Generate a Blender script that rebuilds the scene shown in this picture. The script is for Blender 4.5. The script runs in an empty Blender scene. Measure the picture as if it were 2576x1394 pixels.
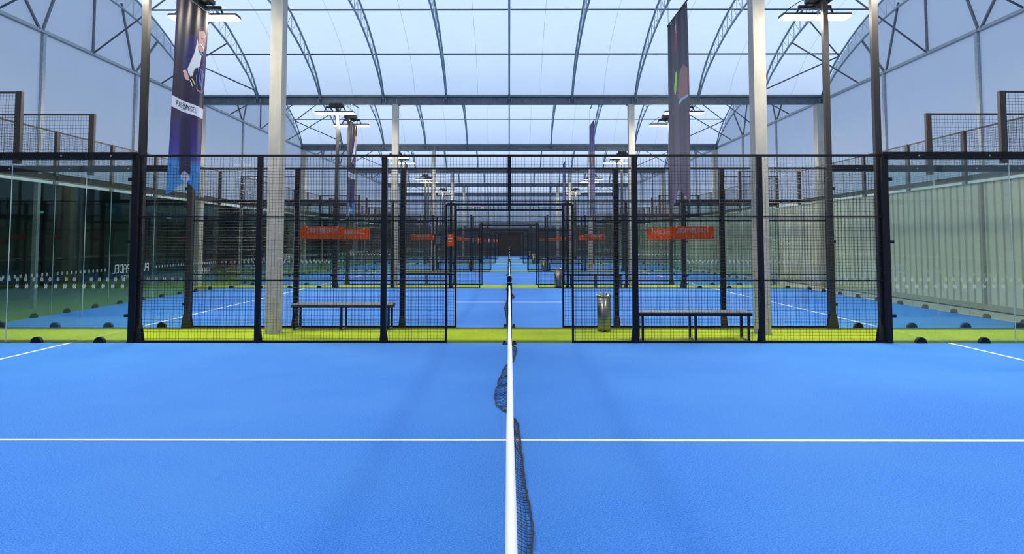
import bpy, math, random
import numpy as np
from mathutils import Vector
random.seed(7)
S = bpy.context.scene
C = S.collection
PI = math.pi

# ------------------------------------------------------------------ camera
cd = bpy.data.cameras.new('camera')
cam = bpy.data.objects.new('camera', cd); C.objects.link(cam)
cd.sensor_fit = 'HORIZONTAL'; cd.sensor_width = 36.0
cd.lens = 1622.93 / 2576 * 36
cd.shift_x = (1288 - 1275.66) / 2576
cd.shift_y = (521.37 - 697) / 2576
cd.clip_start = 0.05; cd.clip_end = 300
cam.location = (-0.0047, 0, 1.6114)
cam.rotation_euler = (PI / 2 + 0.05252, 0, 0.00314)
S.camera = cam

# ------------------------------------------------------------------ dusk sky (lights the translucent roof)
w = bpy.data.worlds.new('sky'); S.world = w; w.use_nodes = True
nt = w.node_tree; nt.nodes.clear()
out = nt.nodes.new('ShaderNodeOutputWorld'); bg = nt.nodes.new('ShaderNodeBackground')
tc = nt.nodes.new('ShaderNodeTexCoord'); sx = nt.nodes.new('ShaderNodeSeparateXYZ')
mr = nt.nodes.new('ShaderNodeMapRange'); mr.inputs[1].default_value = -0.35; mr.inputs[2].default_value = 0.6
cr = nt.nodes.new('ShaderNodeValToRGB')
e = cr.color_ramp.elements
e[0].position = 0; e[0].color = (0.10, 0.11, 0.16, 1)
e[1].position = 1; e[1].color = (0.64, 0.77, 0.99, 1)
m_ = cr.color_ramp.elements.new(0.42); m_.color = (0.36, 0.40, 0.55, 1)
nt.links.new(tc.outputs['Generated'], sx.inputs[0]); nt.links.new(sx.outputs[2], mr.inputs[0])
nt.links.new(mr.outputs[0], cr.inputs[0]); nt.links.new(cr.outputs[0], bg.inputs[0]); nt.links.new(bg.outputs[0], out.inputs[0])
bg.inputs[1].default_value = 1.68
LAMP = 270.0         # strength of the court floodlights
S.view_settings.view_transform = 'Standard'; S.view_settings.look = 'None'
S.view_settings.exposure = 0.0; S.view_settings.gamma = 1.0; S.view_settings.use_curve_mapping = False
S.cycles.transparent_max_bounces = 40
S.cycles.max_bounces = 7; S.cycles.diffuse_bounces = 4; S.cycles.glossy_bounces = 3; S.cycles.transmission_bounces = 4
S.cycles.caustics_reflective = False; S.cycles.caustics_refractive = False
S.cycles.sample_clamp_indirect = 6

# ------------------------------------------------------------------ materials
def newmat(name):
    m = bpy.data.materials.new(name); m.use_nodes = True
    m.node_tree.nodes.clear()
    o = m.node_tree.nodes.new('ShaderNodeOutputMaterial')
    return m, m.node_tree, o
def srgb(r, g, b):
    f = lambda c: (c / 255 / 12.92) if c / 255 <= 0.04045 else ((c / 255 + 0.055) / 1.055) ** 2.4
    return (f(r), f(g), f(b), 1)
def mat(name, col, rough=0.5, metal=0.0, spec=0.5, noise=None, bump=0.0, nscale=20, detail=3, sheen=0.0, stretch=None, coat=0.0):
    """principled; noise = second colour mixed in by a noise texture"""
    m, t, o = newmat(name)
    p = t.nodes.new('ShaderNodeBsdfPrincipled')
    p.inputs['Base Color'].default_value = col; p.inputs['Roughness'].default_value = rough
    p.inputs['Metallic'].default_value = metal; p.inputs['Specular IOR Level'].default_value = spec
    if coat: p.inputs['Coat Weight'].default_value = coat; p.inputs['Coat Roughness'].default_value = 0.12
    if sheen: p.inputs['Sheen Weight'].default_value = sheen
    t.links.new(p.outputs[0], o.inputs[0])
    if noise or bump:
        tcn = t.nodes.new('ShaderNodeTexCoord'); n = t.nodes.new('ShaderNodeTexNoise')
        n.inputs['Scale'].default_value = nscale; n.inputs['Detail'].default_value = detail
        src = tcn.outputs['Object']
        if stretch:
            mp = t.nodes.new('ShaderNodeMapping'); mp.inputs['Scale'].default_value = stretch
            t.links.new(src, mp.inputs[0]); src = mp.outputs[0]
        t.links.new(src, n.inputs['Vector'])
        if noise:
            mx = t.nodes.new('ShaderNodeMix'); mx.data_type = 'RGBA'
            mx.inputs[6].default_value = col; mx.inputs[7].default_value = noise
            rp = t.nodes.new('ShaderNodeMapRange'); rp.inputs[1].default_value = 0.35; rp.inputs[2].default_value = 0.65
            t.links.new(n.outputs[0], rp.inputs[0]); t.links.new(rp.outputs[0], mx.inputs[0])
            t.links.new(mx.outputs[2], p.inputs['Base Color'])
        if bump:
            b = t.nodes.new('ShaderNodeBump'); b.inputs['Strength'].default_value = bump; b.inputs['Distance'].default_value = 0.01
            t.links.new(n.outputs[0], b.inputs['Height']); t.links.new(b.outputs[0], p.inputs['Normal'])
    return m

def turf(name, c1, c2, c3, fine=260, broad=0.6):
    """artificial turf: fine sandy speckle over broad soft mottling"""
    m, t, o = newmat(name)
    p = t.nodes.new('ShaderNodeBsdfPrincipled'); p.inputs['Roughness'].default_value = 0.85
    p.inputs['Specular IOR Level'].default_value = 0.12; p.inputs['Sheen Weight'].default_value = 0.04
    p.inputs['Sheen Roughness'].default_value = 0.5
    tcn = t.nodes.new('ShaderNodeTexCoord')
    n1 = t.nodes.new('ShaderNodeTexNoise'); n1.inputs['Scale'].default_value = fine; n1.inputs['Detail'].default_value = 2
    n2 = t.nodes.new('ShaderNodeTexNoise'); n2.inputs['Scale'].default_value = broad; n2.inputs['Detail'].default_value = 4
    for n in (n1, n2): t.links.new(tcn.outputs['Object'], n.inputs['Vector'])
    r1 = t.nodes.new('ShaderNodeMapRange'); r1.inputs[1].default_value = 0.38; r1.inputs[2].default_value = 0.62
    r2 = t.nodes.new('ShaderNodeMapRange'); r2.inputs[1].default_value = 0.35; r2.inputs[2].default_value = 0.7; r2.inputs[4].default_value = 0.5
    a = t.nodes.new('ShaderNodeMix'); a.data_type = 'RGBA'; a.inputs[6].default_value = c1; a.inputs[7].default_value = c2
    b = t.nodes.new('ShaderNodeMix'); b.data_type = 'RGBA'; b.inputs[7].default_value = c3
    t.links.new(n1.outputs[0], r1.inputs[0]); t.links.new(n2.outputs[0], r2.inputs[0])
    t.links.new(r1.outputs[0], a.inputs[0]); t.links.new(r2.outputs[0], b.inputs[0])
    t.links.new(a.outputs[2], b.inputs[6]); t.links.new(b.outputs[2], p.inputs['Base Color'])
    bu = t.nodes.new('ShaderNodeBump'); bu.inputs['Strength'].default_value = 0.2; bu.inputs['Distance'].default_value = 0.006
    t.links.new(n1.outputs[0], bu.inputs['Height']); t.links.new(bu.outputs[0], p.inputs['Normal'])
    t.links.new(p.outputs[0], o.inputs[0])
    return m

def fabric(name, tr, df, amt):
    m, t, o = newmat(name)
    a = t.nodes.new('ShaderNodeBsdfTranslucent'); b = t.nodes.new('ShaderNodeBsdfDiffuse'); x = t.nodes.new('ShaderNodeMixShader')
    tcn = t.nodes.new('ShaderNodeTexCoord'); n = t.nodes.new('ShaderNodeTexNoise'); n.inputs['Scale'].default_value = 1.3; n.inputs['Detail'].default_value = 6
    mx = t.nodes.new('ShaderNodeMix'); mx.data_type = 'RGBA'
    mx.inputs[6].default_value = tuple(c * 0.93 for c in tr[:3]) + (1,); mx.inputs[7].default_value = tr
    t.links.new(tcn.outputs['Object'], n.inputs['Vector']); t.links.new(n.outputs[0], mx.inputs[0]); t.links.new(mx.outputs[2], a.inputs[0])
    b.inputs[0].default_value = df; x.inputs[0].default_value = amt
    t.links.new(a.outputs[0], x.inputs[1]); t.links.new(b.outputs[0], x.inputs[2]); t.links.new(x.outputs[0], o.inputs[0])
    return m

def glass(name, tint, refl):
    m, t, o = newmat(name)
    a = t.nodes.new('ShaderNodeBsdfTransparent'); a.inputs[0].default_value = tint
    g = t.nodes.new('ShaderNodeBsdfGlossy'); g.inputs['Roughness'].default_value = 0.02; g.inputs[0].default_value = (0.9, 1, 0.95, 1)
    f = t.nodes.new('ShaderNodeLayerWeight'); f.inputs[0].default_value = 0.5          # Facing: 1 - |N.I|
    pw = t.nodes.new('ShaderNodeMath'); pw.operation = 'POWER'; pw.inputs[1].default_value = 5.0
    mu = t.nodes.new('ShaderNodeMath'); mu.operation = 'MULTIPLY_ADD'; mu.inputs[1].default_value = 0.9; mu.inputs[2].default_value = 0.04 * refl; mu.use_clamp = True
    x = t.nodes.new('ShaderNodeMixShader')
    t.links.new(f.outputs['Facing'], pw.inputs[0]); t.links.new(pw.outputs[0], mu.inputs[0]); t.links.new(mu.outputs[0], x.inputs[0])
    t.links.new(a.outputs[0], x.inputs[1]); t.links.new(g.outputs[0], x.inputs[2]); t.links.new(x.outputs[0], o.inputs[0])
    return m

def emit(name, col, s):
    m, t, o = newmat(name); a = t.nodes.new('ShaderNodeEmission')
    a.inputs[0].default_value = col; a.inputs[1].default_value = s; t.links.new(a.outputs[0], o.inputs[0]); return m

def attr_mat(name, rough=0.6, transl=0.12):
    m, t, o = newmat(name)
    p = t.nodes.new('ShaderNodeBsdfPrincipled'); p.inputs['Roughness'].default_value = rough
    p.inputs['Specular IOR Level'].default_value = 0.3
    at = t.nodes.new('ShaderNodeAttribute'); at.attribute_name = 'print'
    tr = t.nodes.new('ShaderNodeBsdfTranslucent'); x = t.nodes.new('ShaderNodeMixShader'); x.inputs[0].default_value = transl
    t.links.new(at.outputs['Color'], p.inputs['Base Color']); t.links.new(at.outputs['Color'], tr.inputs[0])
    t.links.new(p.outputs[0], x.inputs[1]); t.links.new(tr.outputs[0], x.inputs[2]); t.links.new(x.outputs[0], o.inputs[0])
    return m

M = dict(
    blue=turf('blue_turf', (0.016, 0.145, 0.56, 1), (0.075, 0.275, 0.74, 1), (0.075, 0.27, 0.68, 1), fine=105),
    green=turf('lime_turf', (0.22, 0.34, 0.0, 1), (0.44, 0.52, 0.0, 1), (0.20, 0.34, 0.0, 1), fine=60, broad=1.8),
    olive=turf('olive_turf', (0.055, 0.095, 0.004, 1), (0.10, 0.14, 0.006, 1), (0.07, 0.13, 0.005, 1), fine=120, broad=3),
    green2=turf('green_turf', (0.15, 0.27, 0.08, 1), (0.20, 0.34, 0.11, 1), (0.14, 0.26, 0.08, 1), fine=120, broad=1.5),
    white=mat('white_paint', (0.93, 0.92, 0.88, 1), 0.7, noise=(0.84, 0.84, 0.82, 1), nscale=60),
    seam=mat('seam_tape', (0.42, 0.47, 0.55, 1), 0.7),
    conc=mat('concrete', (0.55, 0.52, 0.45, 1), 0.85, noise=(0.45, 0.43, 0.38, 1), nscale=3),
    black=mat('black_steel', (0.003, 0.004, 0.007, 1), 0.4, spec=0.25),
    wire=mat('black_wire', (0.004, 0.005, 0.007, 1), 0.24, spec=0.5, coat=0.35),
    brown=mat('dark_bronze_steel', (0.022, 0.019, 0.017, 1), 0.5),
    pole=mat('dark_grey_paint', (0.017, 0.017, 0.018, 1), 0.4, spec=0.35),
    galv=mat('galvanised_steel', (0.35, 0.40, 0.43, 1), 0.45, metal=0.35, noise=(0.27, 0.32, 0.36, 1), nscale=14),
    galvd=mat('grey_steel', (0.10, 0.12, 0.145, 1), 0.5, metal=0.3, noise=(0.15, 0.17, 0.19, 1), nscale=9),
    galvm=mat('gutter_steel', (0.17, 0.22, 0.25, 1), 0.5, metal=0.2, noise=(0.13, 0.17, 0.20, 1), nscale=9),
    column=mat('column_steel', (0.46, 0.44, 0.37, 1), 0.5, metal=0.15, noise=(0.37, 0.36, 0.32, 1), nscale=7, stretch=(1, 1, 0.3)),
    roof=fabric('roof_fabric', (0.86, 0.92, 0.97, 1), (0.55, 0.58, 0.62, 1), 0.25),
    wallfab=fabric('wall_fabric', (0.64, 0.76, 0.88, 1), (0.38, 0.44, 0.50, 1), 0.35),
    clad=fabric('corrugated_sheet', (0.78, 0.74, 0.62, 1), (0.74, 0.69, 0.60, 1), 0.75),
    flank_shade=mat('rib_flank_shade', (0.40, 0.41, 0.37, 1), 0.6),  # darker than the sheet: shade painted onto one side of each rib
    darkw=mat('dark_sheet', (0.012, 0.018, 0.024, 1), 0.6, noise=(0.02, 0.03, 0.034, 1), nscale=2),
    darkb=mat('dark_curtain', (0.012, 0.009, 0.006, 1), 0.8, noise=(0.03, 0.024, 0.014, 1), nscale=12),
    glass=glass('court_glass', (0.885, 0.928, 0.908, 1), 1.3),
    joint=mat('glass_edge', (0.42, 0.52, 0.52, 1), 0.3),
    print=mat('white_print', (0.75, 0.80, 0.72, 1), 0.6),
    steel=mat('stainless_steel', (0.36, 0.34, 0.29, 1), 0.25, metal=1.0, bump=0.25, nscale=30, stretch=(1, 1, 0.02)),
    slat=mat('weathered_slat', (0.20, 0.18, 0.17, 1), 0.6, noise=(0.15, 0.135, 0.125, 1), nscale=20, stretch=(4, .5, 1)),
    orange=mat('orange_board', (0.58, 0.062, 0.004, 1), 0.55, spec=0.2),
    orange2=mat('orange_clip', (0.95, 0.25, 0.03, 1), 0.4),
    letter=mat('board_lettering', (0.42, 0.36, 0.32, 1), 0.6),
    navy=mat('navy_board', (0.006, 0.010, 0.03, 1), 0.4),
    tape=mat('net_tape', (0.95, 0.93, 0.90, 1), 0.7),
    cord=mat('net_cord', (0.006, 0.006, 0.008, 1), 0.7),
    rope=mat('net_hem', (0.030, 0.024, 0.020, 1), 0.8),
    lens=emit('floodlight_lens', (1.0, 0.90, 0.70, 1), LAMP),
    exit=emit('exit_lamp', (0.10, 0.62, 0.45, 1), 0.5),
    red=emit('red_heater_glow', (1.0, 0.25, 0.22, 1), 3.5),
    wood=mat('picnic_wood', (0.28, 0.12, 0.045, 1), 0.6, noise=(0.18, 0.08, 0.03, 1), nscale=8, stretch=(1, 8, 8)),
    banner=attr_mat('printed_banner'),
)

# ------------------------------------------------------------------ mesh helpers
class MB:
    def __init__(s): s.v = []; s.f = []; s.m = []
    def add(s, vs, fs, mi=0):
        b = len(s.v); s.v += [tuple(v) for v in vs]; s.f += [tuple(b + i for i in f) for f in fs]; s.m += [mi] * len(fs)
    def box(s, x0, x1, y0, y1, z0, z1, mi=0):
        s.add([(x0, y0, z0), (x1, y0, z0), (x1, y1, z0), (x0, y1, z0), (x0, y0, z1), (x1, y0, z1), (x1, y1, z1), (x0, y1, z1)],
              [(0, 3, 2, 1), (4, 5, 6, 7), (0, 1, 5, 4), (1, 2, 6, 5), (2, 3, 7, 6), (3, 0, 4, 7)], mi)
        return s
    def tube(s, pts, r, n=6, mi=0, caps=True, phase=0.0):
        pts = [Vector(p) for p in pts]; base = len(s.v); k = len(pts)
        for i, p in enumerate(pts):
            d = (pts[min(i + 1, k - 1)] - pts[max(i - 1, 0)]).normalized()
            a = d.cross(Vector((0, 0, 1)) if abs(d.z) < 0.9 else Vector((0, 1, 0))).normalized(); b = d.cross(a)
            for j in range(n):
                t = 2 * PI * j / n + phase; q = p + a * (r * math.cos(t)) + b * (r * math.sin(t)); s.v.append(tuple(q))
        for i in range(k - 1):
            for j in range(n):
                a0 = base + i * n + j; a1 = base + i * n + (j + 1) % n
                s.f.append((a0, a1, a1 + n, a0 + n)); s.m.append(mi)
        if caps and n > 2:
            s.f.append(tuple(base + j for j in reversed(range(n)))); s.m.append(mi)
            s.f.append(tuple(base + (k - 1) * n + j for j in range(n))); s.m.append(mi)
        return s
    def bar(s, p, q, w_, h_, mi=0):      # rectangular bar between two points
        p = Vector(p); q = Vector(q); d = (q - p).normalized()
        a = d.cross(Vector((0, 0, 1)) if abs(d.z) < 0.95 else Vector((0, 1, 0))).normalized() * (w_ / 2); b = d.cross(a).normalized() * (h_ / 2)
        vs = [o + i * a + j * b for o in (p, q) for i, j in ((-1, -1), (1, -1), (1, 1), (-1, 1))]
        s.add(vs, [(3, 2, 1, 0), (4, 5, 6, 7), (0, 1, 5, 4), (1, 2, 6, 5), (2, 3, 7, 6), (3, 0, 4, 7)], mi); return s
    def prism(s, prof, axis, a0, a1, mi=0):   # profile (2D) extruded along an axis
        n = len(prof)
        def P(u, v, a): return {'x': (a, u, v), 'y': (u, a, v), 'z': (u, v, a)}[axis]
        vs = [P(u, v, a0) for u, v in prof] + [P(u, v, a1) for u, v in prof]
        fs = [(i, (i + 1) % n, (i + 1) % n + n, i + n) for i in range(n)] + [tuple(reversed(range(n))), tuple(range(n, 2 * n))]
        s.add(vs, fs, mi); return s
    def mesh(s, name, mats, smooth=False):
        me = bpy.data.meshes.new(name); me.from_pydata(s.v, [], s.f)
        for m in (mats if isinstance(mats, (list, tuple)) else [mats]): me.materials.append(m)
        if any(s.m): me.polygons.foreach_set('material_index', s.m)
        if smooth: me.polygons.foreach_set('use_smooth', [True] * len(s.f))
        me.update(); return me
def ob(name, me, parent=None, loc=None, **kw):
    o = bpy.data.objects.new(name, me); C.objects.link(o)
    if parent is not None: o.parent = parent
    if loc is not None: o.location = loc
    for k, v in kw.items(): o[k] = v
    return o
def thing(name, label, cat, loc=(0, 0, 0), rz=0, group=None):
    o = ob(name, None, None, loc, label=label, category=cat); o.rotation_euler.z = rz; o.empty_display_size = 0.1
    if group: o['group'] = group
    return o
def tag(o, label, cat, group=None):
    o['label'] = label; o['category'] = cat
    if group: o['group'] = group
    return o
def copy_tree(o, parent=None):
    c = o.copy(); C.objects.link(c); c.parent = parent
    for ch in CH.get(o.name, [x for x in bpy.data.objects if x.parent == o]): copy_tree(ch, c)
    return c
CH = {}
def remember(root):      # child table, so that copying does not scan all objects each time
    tab = {}
    for x in bpy.data.objects:
        if x.parent: tab.setdefault(x.parent.name, []).append(x)
    st = [root]
    while st:
        a = st.pop(); CH[a.name] = tab.get(a.name, []); st += CH[a.name]

# ------------------------------------------------------------------ key dimensions
F0, PITCH, W = 10.314, 11.83, 1.83
F = lambda i: F0 + PITCH * i            # far side fence of court i
N = lambda i: F0 + W + PITCH * i        # near side fence of court i+1
G = lambda i: 11.35 + PITCH * i         # roof gutter lines, above the green strips
HX = 11.35; HALF = PITCH / 2
FARY = 70.7; BACKY = -12.6
ORD = ['first', 'second', 'third', 'fourth', 'fifth', 'sixth', 'seventh', 'eighth', 'ninth', 'tenth', 'eleventh']
STRIP = ['the nearest green strip', 'the second green strip', 'the third green strip', 'the fourth green strip', 'the fifth green strip']

# ------------------------------------------------------------------ lettering (own stroke glyphs)
def arc(cx, cy, rx, ry, a0, a1, n=7):
    return [(cx + rx * math.cos(math.radians(a0 + (a1 - a0) * i / n)), cy + ry * math.sin(math.radians(a0 + (a1 - a0) * i / n))) for i in range(n + 1)]
GL = {
    'P': [[(0, 0), (0, 1), (.3, 1)] + arc(.3, .74, .25, .26, 90, -90) + [(0, .48)]],
    'U': [[(0, 1), (0, .3)] + arc(.3, .3, .3, .3, 180, 360) + [(.6, 1)]],
    'R': [[(0, 0), (0, 1), (.3, 1)] + arc(.3, .74, .25, .26, 90, -90) + [(0, .48)], [(.28, .48), (.56, 0)]],
    'E': [[(.5, 0), (0, 0), (0, 1), (.5, 1)], [(0, .5), (.42, .5)]],
    'A': [[(0, 0), (0, .7)] + arc(.3, .7, .3, .3, 180, 0) + [(.6, 0)], [(0, .42), (.6, .42)]],
    'D': [[(0, 0), (0, 1), (.25, 1)] + arc(.25, .6, .35, .4, 90, 0, 4) + arc(.25, .4, .35, .4, 0, -90, 4) + [(0, 0)]],
    'L': [[(0, 1), (0, 0), (.45, 0)]],
    'C': [arc(.32, .68, .32, .32, 20, 180) + arc(.32, .32, .32, .32, 180, 340)],
    'O': [arc(.32, .68, .32, .32, 0, 180) + arc(.32, .32, .32, .32, 180, 360) + [(.64, .68)]],
    'T': [[(0, 1), (.6, 1)], [(.3, 1), (.3, 0)]],
    'H': [[(0, 0), (0, 1)], [(.58, 0), (.58, 1)], [(0, .5), (.58, .5)]],
    'I': [[(0, 0), (0, 1)]],
    'G': [arc(.32, .68, .32, .32, 20, 180) + arc(.32, .32, .32, .32, 180, 360) + [(.64, .48), (.36, .48)]],
    'W': [[(0, 1), (.18, 0), (.36, .8), (.54, 0), (.72, 1)]],
    '2': [arc(.28, .72, .28, .28, 170, -30) + [(0, 0), (.58, 0)]],
    # the round ball-and-two-rackets emblem
    '@': [[(.5 + .5 * math.cos(math.radians(a)), .5 + .6 * math.sin(math.radians(a))) for a in range(0, 361, 30)],
          arc(.5, 1.05, .34, .34, 200, 340, 6), arc(.5, -.05, .34, .34, 20, 160, 6),
          [(.22, 1.02), (.12, 1.3)], [(.78, 1.02), (.88, 1.3)], [(.22, -.02), (.12, -.3)], [(.78, -.02), (.88, -.3)], [(.2, .5), (.8, .5)]],
}
GW = {'I': .0, '@': 1.0, 'W': .72}
def strokes(text, gap=0.26):
    x = 0; out_ = []
    for ch in text:
        if ch == ' ': x += .5; continue
        gw = GW.get(ch, max((p[0] for l in GL[ch] for p in l)))
        out_ += [[(x + u, v) for u, v in l] for l in GL[ch]]; x += gw + gap
    return out_, x - gap
def stroke_mesh(mb, lines, fn, width, mi=0):
    """flat ribbons along the stroke polylines; fn maps (u,v) to 3D; width in u,v units"""
    for l in lines:
        for (a, b) in zip(l[:-1], l[1:]):
            dx, dy = b[0] - a[0], b[1] - a[1]; L = math.hypot(dx, dy)
            if L < 1e-6: continue
            nx, ny = -dy / L * width / 2, dx / L * width / 2; ex, ey = dx / L * width * .35, dy / L * width * .35
            mb.add([fn(a[0] - ex + nx, a[1] - ey + ny), fn(a[0] - ex - nx, a[1] - ey - ny), fn(b[0] + ex - nx, b[1] + ey - ny), fn(b[0] + ex + nx, b[1] + ey + ny)],
                   [(0, 1, 2, 3)], mi)
EMB, _ = strokes('@')

# ================================================================== SETTING
# ---- floor
fl = ob('floor', MB().box(-17.4, 12.2, BACKY, FARY + .5, -.12, -.02).mesh('floor', M['conc']), kind='structure')
def turf_piece(name, x0, x1, y0, y1, top, m):
    return ob(name, MB().box(x0, x1, y0, y1, -.02, top).mesh(name, M[m]), fl)
for i in range(-1, 6):
    y0 = N(i - 1); y1 = F(i) if i < 5 else FARY
    turf_piece('blue_turf', -10.03, 10.03, y0, y1, 0, 'blue')
for i in range(-1, 5):
    y0, y1 = F(i), N(i)
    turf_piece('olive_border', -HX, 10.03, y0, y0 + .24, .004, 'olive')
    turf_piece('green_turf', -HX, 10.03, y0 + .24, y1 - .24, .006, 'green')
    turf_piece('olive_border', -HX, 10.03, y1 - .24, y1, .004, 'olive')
turf_piece('green_turf', -HX, -10.03, BACKY, FARY, .002, 'green2')
turf_piece('green_turf', -17.0, -HX, BACKY, FARY, .0, 'green2')
turf_piece('concrete_walkway', 10.03, 11.0, BACKY, FARY, .0, 'conc')
turf_piece('drain_channel', 11.0, 11.3, BACKY, FARY, -.015, 'darkw')  # dark strip painted in for the contact shadow along the wall foot
ln = MB().box(-6.975, 6.975, -.025, .025, 0, .003).mesh('centre_line', M['white'])
ll = MB().box(-.025, .025, 0, 10, 0, .003).mesh('service_line', M['white'])
for i in range(0, 6):
    y0 = N(i - 1)
    ob('court_line', ln, fl, (0, y0 + 5, .001))
    for s in (-1, 1): ob('court_line', ll, fl, (s * 6.95, y0, .001))

# ---- roof profile
def zt(h, c=-.46, R=9.536): return c + math.sqrt(R * R - h * h)
def zb(h): return -2.97 + math.sqrt(11.42 ** 2 - h * h)
def bay_centres(): return [(i, G(i) - HALF) for i in range(-1, 6)]      # bay i ends at gutter i
ARCX = [k * 2.27 for k in range(-5, 6)]
NS = 20
fmb = MB()
hs = sorted([-HALF + PITCH * k / NS for k in range(NS + 1)] + [s_ * (HALF - d_) for s_ in (-1, 1) for d_ in (.07, .16, .4)])
def zf(h):          # fabric line: drawn down to the gutters
    e_ = (HALF - abs(h)) / .7
    return zt(h) + .07 if e_ >= 1 else 6.87 + (zt(h) + .07 - 6.87) * max(0, e_) ** .6
vs = [(x, h, zf(h)) for h in hs for x in (-HX - .05, HX + .05)]
fmb.add(vs, [(2 * k, 2 * k + 1, 2 * k + 3, 2 * k + 2) for k in range(len(hs) - 1)])
fme = fmb.mesh('roof_fabric', M['roof'], True)
seam = MB().tube([(0, h, zf(h) - .004) for h in hs], .004, 4).mesh('fabric_seam', M['seam'])
for i, yc in bay_centres():
    c = ob('ceiling', fme, None, (0, yc, 0), kind='structure')
    if i >= 0:
        for k in range(10): ob('fabric_seam', seam, c, ((k - 4.5) * 2.27, 0, 0))

# ---- side walls
def side_wall(sgn, name):
    mb = MB()
    for i, yc in bay_centres():
        v = [(0, yc - HALF, 3.05), (0, yc + HALF, 3.05)] + [(0, yc + h, zf(h) - .01) for h in reversed(hs)]
        mb.add(v, [tuple(range(len(v)))])
    wl = ob(name, mb.mesh(name, M['wallfab']), None, (sgn * (HX + .03), 0, 0), kind='structure')
    X = 0
    ins = -sgn
    post = MB().box(ins * .02 - .05, ins * .02 + .05, -.05, .05, 0 if sgn < 0 else 3.0, 6.66).mesh('wall_post', M['galv'])
    rail = MB().box(ins * .03 - .05, ins * .03 + .05, -HALF, HALF, 6.67, 6.745).mesh('eaves_rail', M['galv'])
    brace = {}
    def br(y0, z0, y1, z1): return MB().bar((ins * .06, y0, z0), (ins * .06, y1, z1), .05, .05).mesh('gable_brace', M['galvd'])
    def gbottom(h): return zt(h) - .45 * min(1, (HALF - abs(h)) / 1.5)
    br_me = [br(0, 6.7, 0, gbottom(0))]
    for s in (-1, 1):
        br_me += [br(s * 2.0, 6.72, s * 3.2, gbottom(3.2)), br(s * 1.9, 6.72, s * 1.2, gbottom(1.2)), br(s * .12, 6.72, s * 1.1, gbottom(1.1)),
                  br(s * 3.45, 6.72, s * 4.1, gbottom(4.1))][:2]
    sash = MB().box(ins * .05 - .04, ins * .05 + .04, BACKY, FARY, 3.02, 3.12).mesh('white_flashing', M['white'])
    ob('flashing', sash, wl)
    for i, yc in bay_centres():
        if i < 0: continue
        ob('eaves_rail', rail, wl, (0, yc, 0))
        for d in (4.1 - HALF, 8.0 - HALF): ob('wall_post', post, wl, (0, yc + d, 0))
        for b in br_me: ob('gable_brace', b, wl, (0, yc, 0))
    return wl
wallL = side_wall(-1, 'wall_left'); wallR = side_wall(1, 'wall_right')
# corrugated lower cladding, right
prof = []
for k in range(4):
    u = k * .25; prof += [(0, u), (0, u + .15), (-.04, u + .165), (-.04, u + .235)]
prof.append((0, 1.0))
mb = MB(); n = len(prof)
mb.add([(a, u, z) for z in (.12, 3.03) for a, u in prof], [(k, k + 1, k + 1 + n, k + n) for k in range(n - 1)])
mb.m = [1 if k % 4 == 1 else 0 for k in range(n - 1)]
sheet = mb.mesh('cladding_sheet', [M['clad'], M['flank_shade']])
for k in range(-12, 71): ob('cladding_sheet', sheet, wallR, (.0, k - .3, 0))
ob('plinth', MB().box(-.06, .12, BACKY, FARY, -.02, .12).mesh('plinth', M['conc']), wallR)
for y in (15.45, 19.35, 27.2): ob('cladding_post', MB().box(-.08, .0, -.03, .03, .12, 3.02).mesh('cladding_post', M['galvd']), wallR, (0, y, 0))

# ---- far and rear walls
_fp = MB(); _fp.add([(-HX, 0, 3.1), (HX, 0, 3.1), (HX, 0, 6.9), (-HX, 0, 6.9)], [(0, 1, 2, 3)]); fab_panel = _fp.mesh('fabric_panel', M['wallfab'])
def end_wall(y, name, sg):
    r = ob(name, MB().box(-17.2, HX + .05, 0, .12, 0, 3.1).mesh(name, M['darkw']), None, (0, y, 0), kind='structure')
    ob('fabric_panel', fab_panel, r)
    for x in np.arange(-9.08, 9.2, 2.27):
        ob('wall_post', MB().box(-.05, .05, -.05 * sg - .03, -.05 * sg + .03, 3.1, 7.0).mesh('wall_post', M['galvd']), r, (float(x), 0, 0))
    return r
wb = end_wall(FARY, 'wall_back', 1)
end_wall(BACKY, 'wall_front', -1)
d1 = ob('door_1', MB().box(-1.15, 1.15, -.06, -.01, 0, 2.35).mesh('door_1', M['darkb']), None, (0.03, FARY, 0), kind='structure')
ob('door_frame', MB().box(-1.22, -1.15, -.07, 0, 0, 2.42).box(1.15, 1.22, -.07, 0, 0, 2.42).box(-1.15, 1.15, -.07, 0, 2.35, 2.42).mesh('door_frame', M['black']), d1)

# ---- dark side hall beyond the left posts
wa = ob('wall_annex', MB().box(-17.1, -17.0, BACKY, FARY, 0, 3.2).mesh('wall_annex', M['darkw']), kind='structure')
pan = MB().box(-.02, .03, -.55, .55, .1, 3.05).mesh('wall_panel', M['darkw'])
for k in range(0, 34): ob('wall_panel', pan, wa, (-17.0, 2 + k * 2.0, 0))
ob('ceiling_annex', MB().box(-17.1, -HX, BACKY, FARY, 3.12, 3.3).mesh('ceiling_annex', M['darkw']), kind='structure')

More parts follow.
